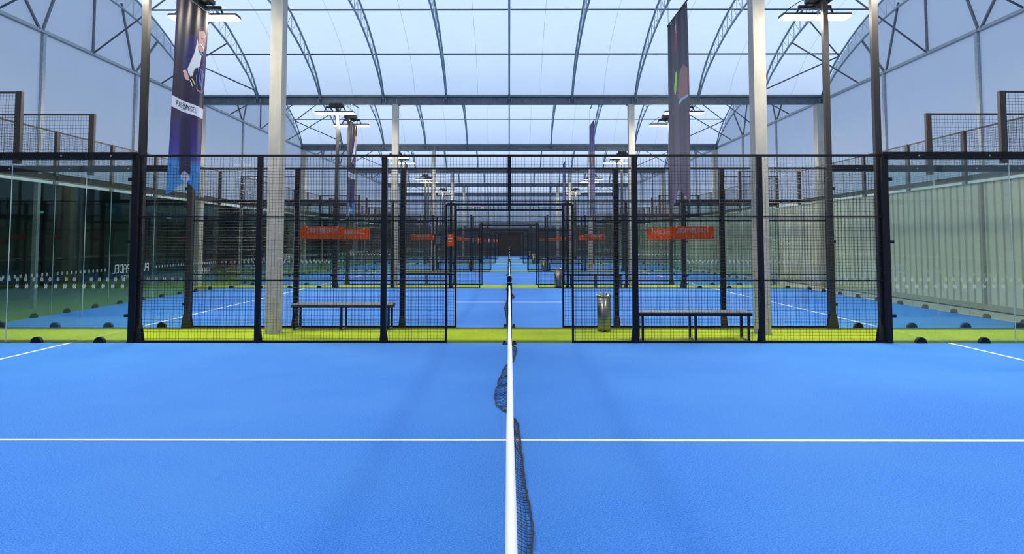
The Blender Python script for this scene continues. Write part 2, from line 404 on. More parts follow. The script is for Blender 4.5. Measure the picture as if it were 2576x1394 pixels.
# ---- gutter beams, columns
def gutter_beam():
    mb = MB()
    mb.box(-HX, HX, -.06, .06, 6.555, 6.57)
    mb.box(-HX, HX, -.045, .045, 6.57, 6.79)
    mb.box(-HX, HX, -.06, .06, 6.79, 6.805)
    return mb.mesh('beam', M['galvd'])
gb = gutter_beam()
gc = MB().prism([(-.13, 6.815), (-.13, 6.885), (-.12, 6.885), (-.11, 6.83), (.11, 6.83), (.12, 6.885), (.13, 6.885), (.13, 6.815)], 'x', -HX, HX).mesh('gutter', M['galvm'])
colm = MB().box(-.105, .105, -.125, .125, .02, 6.56).mesh('shaft', M['column'])
colp = MB().box(-.125, .125, -.14, .14, 0, .02).mesh('base_plate', M['galv'])
capm = MB().box(-.16, .16, -.14, .14, 6.545, 6.56).mesh('cap_plate', M['galvd'])
stf = MB().box(-.008, .008, -.075, -.045, 6.57, 6.79).mesh('stiffener', M['galv'])
edge_col = MB().box(-.13, .13, -.15, .15, .0, 6.56).mesh('shaft', M['column'])
for i in range(-1, 6):
    vis = i >= 0
    t = thing('gutter_beam', f'grey steel gutter beam crossing the hall above {STRIP[min(i, 4)]}' if 0 <= i < 5 else
              ('grey steel gutter beam just before the dark end wall' if i == 5 else 'grey steel gutter beam overhead behind the camera'), 'beam', (0, G(i), 0), group='steel gutter beams')
    ob('web_and_flanges', gb, t); ob('gutter', gc, t)
    for x in (-4.12, 4.41): ob('stiffener', stf, t, (x + .05, 0, 0))
    if i == 5: continue
    for x, sd in ((-4.12, 'left of the net'), (4.41, 'right of the net')):
        t = thing('steel_column', (f'pale steel column {sd}, standing in {STRIP[i]}' if vis else f'pale steel column {sd} behind the camera'), 'column', (x, G(i), 0), group='inner roof columns')
        ob('shaft', colm, t); ob('base_plate', colp, t); ob('cap_plate', capm, t)
    for s, sd in ((-1, 'left'), (1, 'right')):
        t = thing('wall_column', (f'thick steel column against the {sd} wall, in line with {STRIP[i]}' if vis else f'thick steel column against the {sd} wall behind the camera'), 'column', (s * (HX - .14), G(i), 0), group='columns along the side walls')
        ob('shaft', edge_col, t)

# ---- roof arches, purlins, bracing
hh = [-HALF + .14 + (PITCH - .28) * k / 24 for k in range(25)]
def zbt(h):
    e_ = min(1.0, (HALF - abs(h)) / .7); return 6.66 + (zb(h) - 6.66) * e_ if e_ < 1 else zb(h)
def ztt(h):
    e_ = min(1.0, (HALF - abs(h)) / .7); return 6.74 + (zt(h) - 6.74) * (e_ ** .6) if e_ < 1 else zt(h)
top_me = MB().tube([(0, h, ztt(h) - .01) for h in hh], .034, 8).mesh('top_chord', M['galv'], True)
bot_me = MB().tube([(0, h, zbt(h)) for h in hh], .034, 8).mesh('bottom_chord', M['galv'], True)
mb = MB(); q = np.linspace(-HALF + .75, HALF - .75, 25)
for k in range(len(q)):
    h = float(q[k]); g = float(q[max(0, k - 1)])
    mb.tube([(0, h, zbt(h)), (0, h, ztt(h))] if k % 2 == 0 else [(0, h, zbt(h)), (0, h, ztt(h))], .010, 4)
    if k: mb.tube([(0, g, zbt(g)), (0, h, ztt(h))], .010, 4)
web_me = mb.mesh('web', M['galv'])
brk = MB().box(-.006, .006, .03, .14, 6.60, 6.76).mesh('bracket', M['galv'])
BAYN = ['above the first court', 'above the second court', 'above the third court', 'above the fourth court', 'above the fifth court', 'above the sixth court']
def pos_name(k):
    if k == 0: return 'on the centre line'
    return f"{ORD[abs(k) - 1]} to the {'left' if k < 0 else 'right'} of the centre line" if abs(k) < 5 else f"flat against the {'left' if k < 0 else 'right'} wall"
arch0 = None
for i, yc in bay_centres():
    if i < 0: continue
    for k in range(-5, 6):
        t = thing('roof_arch', f'lattice roof arch {BAYN[i]}, {pos_name(k)}', 'roof arch', (k * 2.27 if abs(k) < 5 else k / 5 * (HX - .08), yc, 0), group='lattice roof arches')
        ob('top_chord', top_me, t); ob('bottom_chord', bot_me, t); ob('web', web_me, t, kind='stuff')
        for xx in (-.085, .085):
            ob('bracket', brk, t, (xx, -HALF + .02, 0)); b = ob('bracket', brk, t, (xx, HALF - .02, 0)); b.rotation_euler.z = PI
pur = MB().tube([(-HX, 0, 0), (HX, 0, 0)], .026, 8).mesh('roof_purlin', M['galvd'], True)
PN = {-4.475: 'lowest on the near slope', -2.435: 'second up the near slope', 0: 'at the crown', 2.435: 'second up the far slope', 4.475: 'lowest on the far slope'}
for i, yc in bay_centres():
    if i < 0: continue
    for h, nm in PN.items():
        tag(ob('roof_purlin', pur, None, (0, yc + h, zt(h) + .035)), f'grey tube purlin {BAYN[i]}, {nm}', 'purlin', 'roof purlins')
    for s, sd in ((-1, 'left'), (1, 'right')):
        xg, xa = s * (HX - .1), s * 9.08
        for (a, b, nm) in (((xa, HALF - .25, 7.0), (xg, 4.475, zt(4.475) - .05), 'rising from the far gutter'),
                       ((xa, 2.435, zt(2.435) - .05), (xg, 4.475, zt(4.475) - .05), 'high on the far slope'),
                       ((xa, 3.2, zb(3.2)), (xg, 3.35, 6.72), 'dropping to the far eaves'),
                       ((xa, .0, zb(0)), (xg, -.05, 6.72), 'dropping to mid eaves'),
                       ((xa, -3.2, zb(3.2)), (xg, -3.35, 6.72), 'dropping to the near eaves')):
            tag(ob('roof_brace', MB().tube([a, b], .024, 8).mesh('roof_brace', M['galvd'], True), None, (0, yc, 0)), f'grey {sd} wall brace {BAYN[i]} {nm}', 'brace', 'roof braces')

# ================================================================== COURT ENCLOSURES
def wire_mesh_panel(wd, z0, z1, name='wire_mesh'):
    mb = MB(); r = .0023; st = .05
    x = st / 2 if False else 0.0
    n_ = int(round(wd / st))
    for k in range(n_ + 1):
        X = k * wd / n_; mb.tube([(X, .003, z0), (X, .003, z1)], r, 4, caps=False)
    m_n = int(round((z1 - z0) / st))
    for k in range(m_n + 1):
        Z = z0 + (z1 - z0) * k / m_n; mb.tube([(0, -.003, Z), (wd, -.003, Z)], r, 4, caps=False)
    return mb.mesh(name, M['wire'], True)
wm = {'a': wire_mesh_panel(2, .02, 2.98), 'b': wire_mesh_panel(1, .02, 2.98), 'c': wire_mesh_panel(1, 2.2, 2.98), 'u': wire_mesh_panel(2, 3.04, 4.01)}
def bx(name, x0, x1, y0, y1, z0, z1, m='black'): return MB().box(x0, x1, y0, y1, z0, z1).mesh(name, M[m])
post6 = bx('post', -.05, .05, -.03, .03, 0, 3.0); post4 = bx('post', -.042, .042, -.03, .03, 0, 3.0)
postU = bx('post', -.05, .05, -.03, .03, 2.86, 4.03, 'brown'); postC = bx('post', -.028, .028, -.02, .02, 2.2, 3.0)
stile = bx('door_stile', -.016, .016, -.02, .02, 0, 2.2)
foot = MB().prism([(-.072, 0), (.072, 0), (.045, .22), (-.045, .22)], 'y', .032, .042).box(-.1, .1, .03, .043, 0, .012).mesh('foot', M['brown'])
rail2 = {k: bx('rail', 0, 2, -.012, .012, z - t_, z + t_) for k, z, t_ in (('t', 2.985, .018), ('m', 2.0, .012), ('l', .985, .012), ('b', .018, .018))}
rail1 = {k: bx('rail', 0, 1, -.012, .012, z - t_, z + t_) for k, z, t_ in (('t', 2.985, .018), ('m', 2.0, .012), ('l', .985, .012), ('b', .018, .018), ('d', 2.2, .018))}
railu = bx('rail', 0, 2, -.012, .012, 4.0, 4.03, 'brown')
beamg = bx('top_beam', 0, 4, -.03, .03, 2.92, 3.04)
pane = bx('glass_pane', .006, 1.994, -.006, .006, .02, 2.94, 'glass')
jointm = bx('glass_joint', -.0035, .0035, -.007, .007, .02, 2.92, 'joint')
discp = [(.085 * math.cos(a), .095 * math.sin(a)) for a in np.linspace(0, PI, 13)]
clampm = MB().prism(discp, 'y', -.03, .03).prism([(u * .35, .045 + v * .35) for u, v in discp], 'y', -.036, -.03).mesh('glass_clamp', M['black'])
tabm = bx('post_clamp', -.05, .05, -.02, .02, -.025, .025)
boltm = MB().tube([(0, -.036, 0), (0, -.03, 0)], .014, 8).mesh('bolt', M['galv'])
def emblem_row(u0, u1, plane):
    mb = MB(); k0 = math.ceil(u0 / .153); sc = .045
    for k in range(k0, int(u1 / .153) + 1):
        c = k * .153
        if c - u0 < .05 or u1 - c < .03: continue
        if plane == 'x': fn = lambda u, v, c=c: (c + (u - .5) * sc * 1.1, -.0075, .894 + (v - .5) * sc)
        else: fn = lambda u, v, c=c: (.0075, c + (u - .5) * sc * 1.1, .894 + (v - .5) * sc)
        stroke_mesh(mb, EMB, fn, .14)
    return mb.mesh('emblem_row', M['print'])
emx = emblem_row(0, 2, 'x')
def make_fence(label):
    t = thing('side_fence', label, 'fence', (0, 0, 0), 0, 'mesh side fences of the courts')
    for s in (-1, 1):
        ob('post', post6, t, (s * 6, 0, 0))
        for x in (4, 2): ob('post', post4, t, (s * x, 0, 0))
        for x in (6, 4, 2): ob('foot', foot, t, (s * x, 0, 0))
        ob('post', postU, t, (s * 7.93, 0, 0)); ob('post', postU, t, (s * 9.97, 0, 0))
        ob('door_stile', stile, t, (s * 1.007, 0, 0))
        lo = lambda a, b: min(s * a, s * b)
        for a, b in ((2, 4), (4, 6)):
            for k in 'tmlb': ob('rail', rail2[k], t, (lo(a, b), 0, 0))
            ob('wire_mesh', wm['a'], t, (lo(a, b), 0, 0), kind='stuff')
        for k in 'tmlb': ob('rail', rail1[k], t, (lo(1, 2), 0, 0))
        ob('wire_mesh', wm['b'], t, (lo(1, 2), 0, 0), kind='stuff')
        for k in 'td': ob('rail', rail1[k], t, (lo(0, 1), 0, 0))
        ob('wire_mesh', wm['c'], t, (lo(0, 1), 0, 0), kind='stuff')
        ob('wire_mesh', wm['u'], t, (lo(8, 10), 0, 0), kind='stuff'); ob('rail', railu, t, (lo(8, 10), 0, 0))
        bm_ = ob('top_beam', beamg, t, (lo(6, 10), 0, 0))
        for x in (.55, 1.68, 2.8, 3.6): ob('bolt', boltm, bm_, (x, 0, 2.98))
        for a, b in ((6, 8), (8, 10)):
            p_ = ob('glass_pane', pane, t, (lo(a, b), 0, 0)); ob('emblem_print', emx, p_, kind='stuff')
        ob('glass_joint', jointm, t, (s * 8, 0, 0))
        for x in (6.5, 7.5, 8.5, 9.5): ob('glass_clamp', clampm, t, (s * x, 0, 0))
        for z in (.43, 1.6, 2.6): ob('post_clamp', tabm, t, (s * 6.07, 0, z))
    ob('post', postC, t, (0, 0, 0))
    return t
fence0 = make_fence('x'); remember(fence0)
k = 0
for i in range(0, 5):
    for kind in 'FN':
        f_ = fence0 if k == 0 else copy_tree(fence0)
        f_.location = (0, F(i) if kind == 'F' else N(i), 0)
        f_['label'] = f"black mesh and glass side fence, {ORD[k]} fence line out from the camera"
        if kind == 'N':
            for ch in f_.children:
                if ch.name.startswith('foot'): ch.rotation_euler.z = PI
        k += 1

# ---- glass end walls of each court (x = -10 and +10)
emy = emblem_row(0, 2, 'y')
wy = {}
def rotmesh(me):      # the same panel turned to run along Y
    m2 = me.copy()
    co = np.empty(len(m2.vertices) * 3); m2.vertices.foreach_get('co', co); co = co.reshape(-1, 3)
    co = np.stack([-co[:, 1], co[:, 0], co[:, 2]], 1); m2.vertices.foreach_set('co', co.ravel()); m2.update(); return m2
uy = rotmesh(wm['u']); paney = rotmesh(pane); clampy = rotmesh(clampm); jointy = rotmesh(jointm); railuy = rotmesh(railu)
postUy = rotmesh(postU); beamy = bx('top_beam', -.03, .03, 0, 10, 2.92, 3.04)
def text_on_y(text, yc, zc, hgt, length):
    l, wd = strokes(text); mb = MB(); sx_ = length / wd
    stroke_mesh(mb, [[(u * sx_, v * hgt) for u, v in q_] for q_ in l], lambda u, v: (.0075, yc + length / 2 - u, zc - hgt / 2 + v), hgt * .11)
    return mb.mesh('lettering', M['print'])
def make_end(label):
    t = thing('glass_end_wall', label, 'glass wall', (0, 0, 0), 0, 'glass end walls of the courts')
    ob('top_beam', beamy, t)
    for j in range(5):
        p_ = ob('glass_pane', paney, t, (0, 2 * j, 0))
        if j == 2:
            ob('lettering', text_on_y('PURE@PADEL', .95, .9, .2, 1.6), p_)
            ob('small_lettering', text_on_y('HIGH WATER', .95, .68, .065, .9), p_)
        else: ob('emblem_print', emy, p_, kind='stuff')
        ob('wire_mesh', uy, t, (0, 2 * j, 0), kind='stuff'); ob('rail', railuy, t, (0, 2 * j, 0))
        if j: ob('glass_joint', jointy, t, (0, 2 * j, 0)); ob('post', postUy, t, (0, 2 * j, 0))
        for d in (.5, 1.5): ob('glass_clamp', clampy, t, (0, 2 * j + d, 0))
    return t
end0 = make_end('x'); remember(end0)
k = 0
for i in range(1, 6):
    for s, sd in ((-1, 'left'), (1, 'right')):
        e_ = end0 if k == 0 else copy_tree(end0)
        e_.location = (s * 10.0, N(i - 1), 0)
        e_['label'] = f'glass wall with mesh on top along the {sd} end of the {ORD[i]} court'
        if s == 1:
            pass
        k += 1
tag(ob('court_number_lettering', text_on_y('COURT 2', 0, 0, .2, 1.0), None, (-10 + .012, 21.0, .64)), 'white court number lettering on the left glass of the second court', 'lettering')

# ================================================================== NETS
TBL = [(0, .05), (1.5, .06), (3.0, .095), (3.37, .105), (3.6, .12), (3.82, .122), (4.1, .107), (4.45, .095), (4.77, .091), (5.3, .083), (5.75, .075), (6.0, .03), (6.14, -.026), (6.23, -.076), (6.5, -.134),
       (6.8, -.149), (7.1, -.142), (7.3, -.118), (7.42, -.13), (7.67, -.108), (7.85, -.092), (8.25, -.07), (8.5, -.03), (8.7, .05), (9.2, .08), (9.56, .107), (9.8, .10), (10, .07), (10.25, .03)]
def net_mesh(y0):
    ys = np.arange(.1, 9.9, .04); rows = 25
    tx = [a - y0 for a, b in TBL]; tv = [b for a, b in TBL]
    co = np.zeros((len(ys), rows, 3))
    rnd = np.random.RandomState(3)
    for a, y in enumerate(ys):
        xb = float(np.interp(y, tx, tv)); z0 = .855
        sway = .016 + .012 * math.sin(y * 1.7) + .008 * math.sin(y * 4.1 + 1) + .02 * math.exp(-((y - 6.4) / 1.2) ** 2)
        for r in range(rows):
            s = r * .04
            if s < z0 - .04: p = (sway * (s / .82) ** 1.5, y, .875 - s)
            else:
                e_ = (s - (z0 - .04)) / .14; p = (sway + (xb - sway) * min(1.15, e_), y + .012 * math.sin(y * 9) * e_, .05 - .042 * min(1, e_ * 1.5) + .006 * math.sin(y * 14))
            co[a, r] = p
    co += rnd.normal(0, .0018, co.shape)
    mb = MB()
    for a in range(len(ys)): mb.tube([tuple(c) for c in co[a]], .0023, 3, caps=False)
    for r in range(rows - 1): mb.tube([tuple(c) for c in co[:, r]], .0023, 3, caps=False)
    hem = MB(); hem.tube([tuple(c) for c in co[:, -1]], .0065, 5)
    return mb.mesh('netting', M['cord']), hem.mesh('hem_rope', M['rope'])
netm, hemm = net_mesh(.314)
def tape_pts():
    prof = [(-.005, -.070), (-.014, -.02), (-.0145, .0), (-.010, .012), (0, .017), (.010, .012), (.0145, 0), (.014, -.02), (.005, -.070)]
    mb = MB(); n_ = len(prof); ys = np.linspace(.14, 9.86, 80)
    for y in ys:
        wb_ = .0010 * math.sin(y * 2.3) + .0005 * math.sin(y * 5); z = .905 - .02 * math.sin(PI * y / 10)
        mb.v += [(u + wb_, float(y), z + v) for u, v in prof]
    for a in range(len(ys) - 1):
        for j in range(n_):
            b0 = a * n_ + j; b1 = a * n_ + (j + 1) % n_; mb.f.append((b0, b1, b1 + n_, b0 + n_)); mb.m.append(0)
    mb.f.append(tuple(range(n_))); mb.m.append(0); mb.f.append(tuple((len(ys) - 1) * n_ + j for j in reversed(range(n_)))); mb.m.append(0)
    return mb.mesh('white_tape', M['tape'], True)
tapem = tape_pts()
npost = MB().box(-.04, .04, -.04, .04, .012, .955).box(-.11, .11, -.07, .07, 0, .012).tube([(-.08, 0, .02), (-.08, 0, .05)], .02, 8).tube([(.08, 0, .02), (.08, 0, .05)], .02, 8).mesh('net_post', M['black'])
ncap = MB().box(-.041, .041, -.041, .041, .955, .958).mesh('post_cap', M['galv'])
for i in range(0, 6):
    y0 = N(i - 1)
    t = thing('padel_net', f'black padel net with white tape across the {ORD[i]} court' + (' below the camera' if i == 0 else ''), 'net', (0, y0, 0), 0, 'nets of the courts')
    a = ob('netting', netm, t, kind='stuff'); b = ob('hem_rope', hemm, t); ob('white_tape', tapem, t)
    if i % 2: a.scale.x = -1; b.scale.x = -1
    for y in (.075, 9.925):
        p_ = ob('net_post', npost, t, (0, y, 0)); ob('post_cap', ncap, p_)

# ================================================================== LAMP POSTS
polem = MB().box(-.05, .05, -.04, .04, .012, 6.16).mesh('pole', M['pole'])
lbase = MB().prism([(-.095, .012), (.095, .012), (.052, .27), (-.052, .27)], 'y', .041, .052).prism([(-.095, .012), (.095, .012), (.052, .27), (-.052, .27)], 'y', -.052, -.041).box(-.13, .13, -.055, .055, 0, .012).mesh('base_plate', M['brown'])
arm = MB().box(-.04, .04, -.05, .42, 6.16, 6.22).bar((-.32, .38, 6.19), (.32, .38, 6.19), .05, .05).bar((-.3, .38, 6.19), (-.36, .38, 6.05), .03, .03).bar((.3, .38, 6.19), (.36, .38, 6.05), .03, .03)\
    .bar((-.04, 0, 6.0), (-.2, .34, 6.19), .02, .02).bar((.04, 0, 6.0), (.2, .34, 6.19), .02, .02).mesh('arm', M['pole'])
mb = MB().box(-.22, .22, .06, .34, 6.22, 6.30)
for j in range(9): mb.box(-.2 + j * .048, -.188 + j * .048, .07, .33, 6.30, 6.36)
drv = mb.mesh('driver_box', M['brown'])
fld = MB().prism([(-.15, 5.985), (.15, 5.985), (.11, 6.04), (-.11, 6.04)], 'x', -.32, .32)
fldm = MB()
for v in fld.v: fldm.v.append((v[0], v[1], v[2]))
fldm.f = fld.f; fldm.m = fld.m
fldm = fldm.mesh('floodlight', M['pole'])
lensm = MB().box(-.31, .31, -.135, .135, 5.965, 5.985).mesh('lens', M['lens'])
cab = MB().tube([(-.2, .2, 6.3), (-.34, .3, 6.26), (-.5, .38, 6.16), (-.62, .38, 6.04)], .008, 5).mesh('cable', M['black'])
def lamp_post(x, y, rz, label):
    t = thing('lamp_post', label, 'lamp post', (x, y, 0), rz, 'court lamp posts')
    ob('pole', polem, t); ob('base_plate', lbase, t); ob('arm', arm, t); ob('driver_box', drv, t); ob('cable', cab, t)
    for s in (-1, 1):
        f_ = ob('floodlight', fldm, t, (s * .34, .38, 0)); ob('lens', lensm, f_)
k = 0
for i in range(0, 6):
    for s, sd in ((-1, 'left'), (1, 'right')):
        if i == 0: lab = f'tall lamp post to the {sd} behind the camera'
        else: lab = f'tall lamp post at the near {sd} of the {ORD[i]} court with two lit floodlights'
        lamp_post(s * 5.975, N(i - 1) - .1, 0, lab)
        if i < 5: lamp_post(s * 5.965, F(i) + .1, PI, f'tall lamp post at the far {sd} of the {ORD[i]} court with two lit floodlights')

# ================================================================== BENCHES, BINS
slatm = MB().box(-.035, .035, -.19, .19, .445, .465).mesh('slat', M['slat'])
def make_bench(label):
    t = thing('bench', label, 'bench', (0, 0, 0), 0, 'slatted benches in the green strips')
    L = .91
    ob('seat_frame', MB().box(-L, L, -.19, -.155, .405, .444).box(-L, L, .155, .19, .405, .444).box(-L, -L + .03, -.155, .155, .405, .444).box(L - .03, L, -.155, .155, .405, .444).mesh('seat_frame', M['black']), t)
    for j in range(24): ob('slat', slatm, t, (-L + .038 + j * (2 * L - .076) / 23, 0, 0))
    lm = MB().box(-.017, .017, -.017, .017, .02, .405).mesh('leg', M['black']); fb = MB().box(-.017, .017, -.19, .19, 0, .02).mesh('foot_bar', M['galvd'])
    for x in (-L + .06, 0, L - .06):
        for y in (-.17, .17): ob('leg', lm, t, (x, y, 0))
        ob('foot_bar', fb, t, (x, 0, 0))
    return t
b0 = make_bench('x'); remember(b0); first = True
binb = [(.0, .0), (.118, .0), (.122, .03), (.122, .60), (.118, .62)]
def lathe(prof, n=28):
    mb = MB()
    for r, z in prof:
        for j in range(n): mb.v.append((r * math.cos(2 * PI * j / n), r * math.sin(2 * PI * j / n), z))
    for a in range(len(prof) - 1):
        for j in range(n): mb.f.append((a * n + j, a * n + (j + 1) % n, (a + 1) * n + (j + 1) % n, (a + 1) * n + j)); mb.m.append(0)
    return mb
bodym = lathe([(.001, .02), (.118, .02), (.122, .03), (.122, .07), (.122, .11), (.122, .15), (.122, .20), (.122, .61), (.117, .615)]); 
for j, v in enumerate(bodym.v):       # the dent near the foot
    d = math.hypot(v[0] - .05, v[2] - .13)
    if v[1] < 0 and d < .07: bodym.v[j] = (v[0], v[1] + (.07 - d) * .25, v[2])
bodym = bodym.mesh('body', M['steel'], True)
lidm = lathe([(.117, .605), (.134, .605), (.136, .625), (.13, .645), (.10, .672), (.05, .685), (.001, .688)]).mesh('lid', M['steel'], True)
bbase = lathe([(.001, 0), (.11, 0), (.11, .02), (.001, .02)]).mesh('base_ring', M['black'])
pedal = MB().box(-.04, .04, -.15, -.10, .01, .022).mesh('pedal', M['black'])
handle = MB().box(-.06, .06, .12, .15, .55, .60).mesh('hinge', M['black'])
for i in range(5):
    for X, Y, sd in ((-3.03, N(i) - .26, 'left of the net'), (2.99, F(i) + .31, 'right of the net')):
        b = b0 if first else copy_tree(b0); first = False
        b.location = (X, Y, 0.006); b['label'] = f'black bench with grey cross slats {sd} in {STRIP[i]}'
    bxp, byp = [(1.69, 11.62), (1.70, 22.50), (1.86, 34.45), (1.74, 46.3), (1.85, 58.2)][i]
    t = thing('pedal_bin', f'tall round stainless steel bin with domed lid in {STRIP[i]}', 'bin', (bxp, byp, .006), .1, 'stainless bins right of the net')
    ob('body', bodym, t); ob('lid', lidm, t); ob('base_ring', bbase, t); ob('pedal', pedal, t); ob('hinge', handle, t)

# ================================================================== RACKET BOARDS, POSTERS ON THE FENCES
board = MB().box(-.355, .355, -.004, .004, 1.64, 1.845).mesh('board', M['orange'])
l, wd = strokes('PURE@PADEL'); mb = MB(); sc = .50 / wd
stroke_mesh(mb, [[(u * sc, v * .055) for u, v in q_] for q_ in l], lambda u, v: (-.25 + u, -.0055, 1.755 + v), .009)
letm = mb.mesh('lettering', M['letter'])
hk = MB().tube([(0, -.004, 1.70), (0, -.03, 1.695), (.004, -.04, 1.68), (.0, -.035, 1.665)], .0035, 4).mesh('racket_hook', M['letter'])
clp = MB().box(-.011, .011, -.012, .012, 1.82, 1.855).mesh('clip', M['orange2'])
def racket_board(x, y, label, mirrored):
    t = thing('racket_board', label, 'sign board', (x, y, 0), 0, 'orange racket boards on the fences')
    ob('board', board, t); a = ob('lettering', letm, t)
    if mirrored: a.scale.x = -1
    for j in range(7): ob('racket_hook', hk, t, (-.3 + j * .1, 0, 0))
    for x_ in (-.25, .25): ob('clip', clp, t, (x_, 0, 0))
k = 0
for i in range(5):
    for y, mir in ((F(i) + .05, True), (N(i) - .03, False)):
        for x, sd in ((-3.01 if mir else -2.98, 'left of the net'), (2.93, 'right of the net')):
            racket_board(x, y, f"orange racket board {sd} on the {ORD[k]} fence line" + (', its letters reversed' if mir else ''), mir)
        k += 1
    y = N(i) - .03
    t = thing('poster', f'small orange upright poster by the gateway of the {ORD[i * 2 + 1]} fence line', 'poster', (-1.11, y, 0), 0, 'orange posters by the gateways')
    ob('sheet', MB().box(-.062, .062, -.003, .003, 1.52, 1.745).mesh('sheet', M['orange']), t)
    tx = MB()
    stroke_mesh(tx, strokes('@')[0], lambda u, v: (-.012 + u * .02, -.0045, 1.705 + v * .018), .15)
    tx2 = MB()
    for z, h_, w2 in ((1.67, .010, .045), (1.652, .010, .04), (1.61, .005, .03), (1.60, .005, .034)): tx2.box(-w2, w2, -.0048, -.0035, z - h_ / 2, z + h_ / 2)
    ob('emblem_print', tx.mesh('emblem_print', M['print']), t); ob('printed_text', tx2.mesh('printed_text', M['print']), t)
    t = thing('notice', f'small navy notice of fine print beside the orange poster, {ORD[i * 2 + 1]} fence line', 'notice', (-1.335, y, 0), 0, 'navy notices by the gateways')
    ob('sheet', MB().box(-.075, .075, -.003, .003, 1.535, 1.745).mesh('sheet', M['navy']), t)
    tx2 = MB(); tx2.box(-.045, .045, -.0048, -.0035, 1.70, 1.708)
    for q_ in range(9): tx2.box(-.035 - .01 * (q_ % 3), .035 + .01 * (q_ % 2), -.0048, -.0035, 1.675 - q_ * .014, 1.678 - q_ * .014)
    ob('printed_text', tx2.mesh('printed_text', M['letter']), t)

# ================================================================== BANNERS
def in_poly(P, poly):
    x, y = P[:, 0], P[:, 1]; ins = np.zeros(len(P), bool); n_ = len(poly)
    for a in range(n_):
        x0, y0 = poly[a]; x1, y1 = poly[(a + 1) % n_]
        c = ((y0 > y) != (y1 > y)); xi = (x1 - x0) * (y - y0) / (y1 - y0 + 1e-12) + x0
        ins ^= c & (x < xi)
    return ins
def near_line(P, a, b, wd_):
    a = np.array(a, float); b = np.array(b, float); d = b - a; t_ = np.clip(((P - a) @ d) / (d @ d), 0, 1)
    return np.hypot(*(P - a - t_[:, None] * d).T) < wd_ / 2
def lin(c): return np.array(srgb(*c)[:3])
def banner_mesh(name, L, H, paint, notch, lean=0.0, NU=110, NV=330):
    """grid in local (y: 0..L, z: 0..-H); the tail is cut to two points; paint(a,b)->rgb"""
    a = np.linspace(0, 1, NU + 1); b = np.linspace(0, 1, NV + 1)
    A, B = np.meshgrid(a, b)
    na, nb = notch
    tail = np.where(A < na, 1 - (1 - nb) * (A / na), 1 - (1 - nb) * ((1 - A) / (1 - na)))
    Bz = np.where(B > .85, .85 + (B - .85) * (tail - .85) / .15, B)
    fold = .020 * np.sin(A * 9 + 1.2 * np.sin(Bz * 3)) * (.4 + Bz) + .012 * np.sin(A * 23 + 4 * Bz) * np.exp(-Bz * 3)
    V = np.stack([fold + lean * Bz, A * L, -Bz * H], -1).reshape(-1, 3)
    idx = np.arange((NU + 1) * (NV + 1)).reshape(NV + 1, NU + 1)
    Q = np.stack([idx[:-1, :-1], idx[:-1, 1:], idx[1:, 1:], idx[1:, :-1]], -1).reshape(-1, 4)
    me = bpy.data.meshes.new(name); me.from_pydata(V.tolist(), [], Q.tolist())
    col = paint(A.ravel(), Bz.ravel())
    at = me.color_attributes.new('print', 'FLOAT_COLOR', 'POINT')
    at.data.foreach_set('color', np.concatenate([col, np.ones((len(col), 1))], 1).astype(np.float32).ravel())
    me.polygons.foreach_set('use_smooth', [True] * len(Q)); me.materials.append(M['banner']); me.update()
    return me
def ramp(b, stops):
    xs = [s[0] for s in stops]; return np.stack([np.interp(b, xs, [lin(s[1])[c] for s in stops]) for c in range(3)], 1)
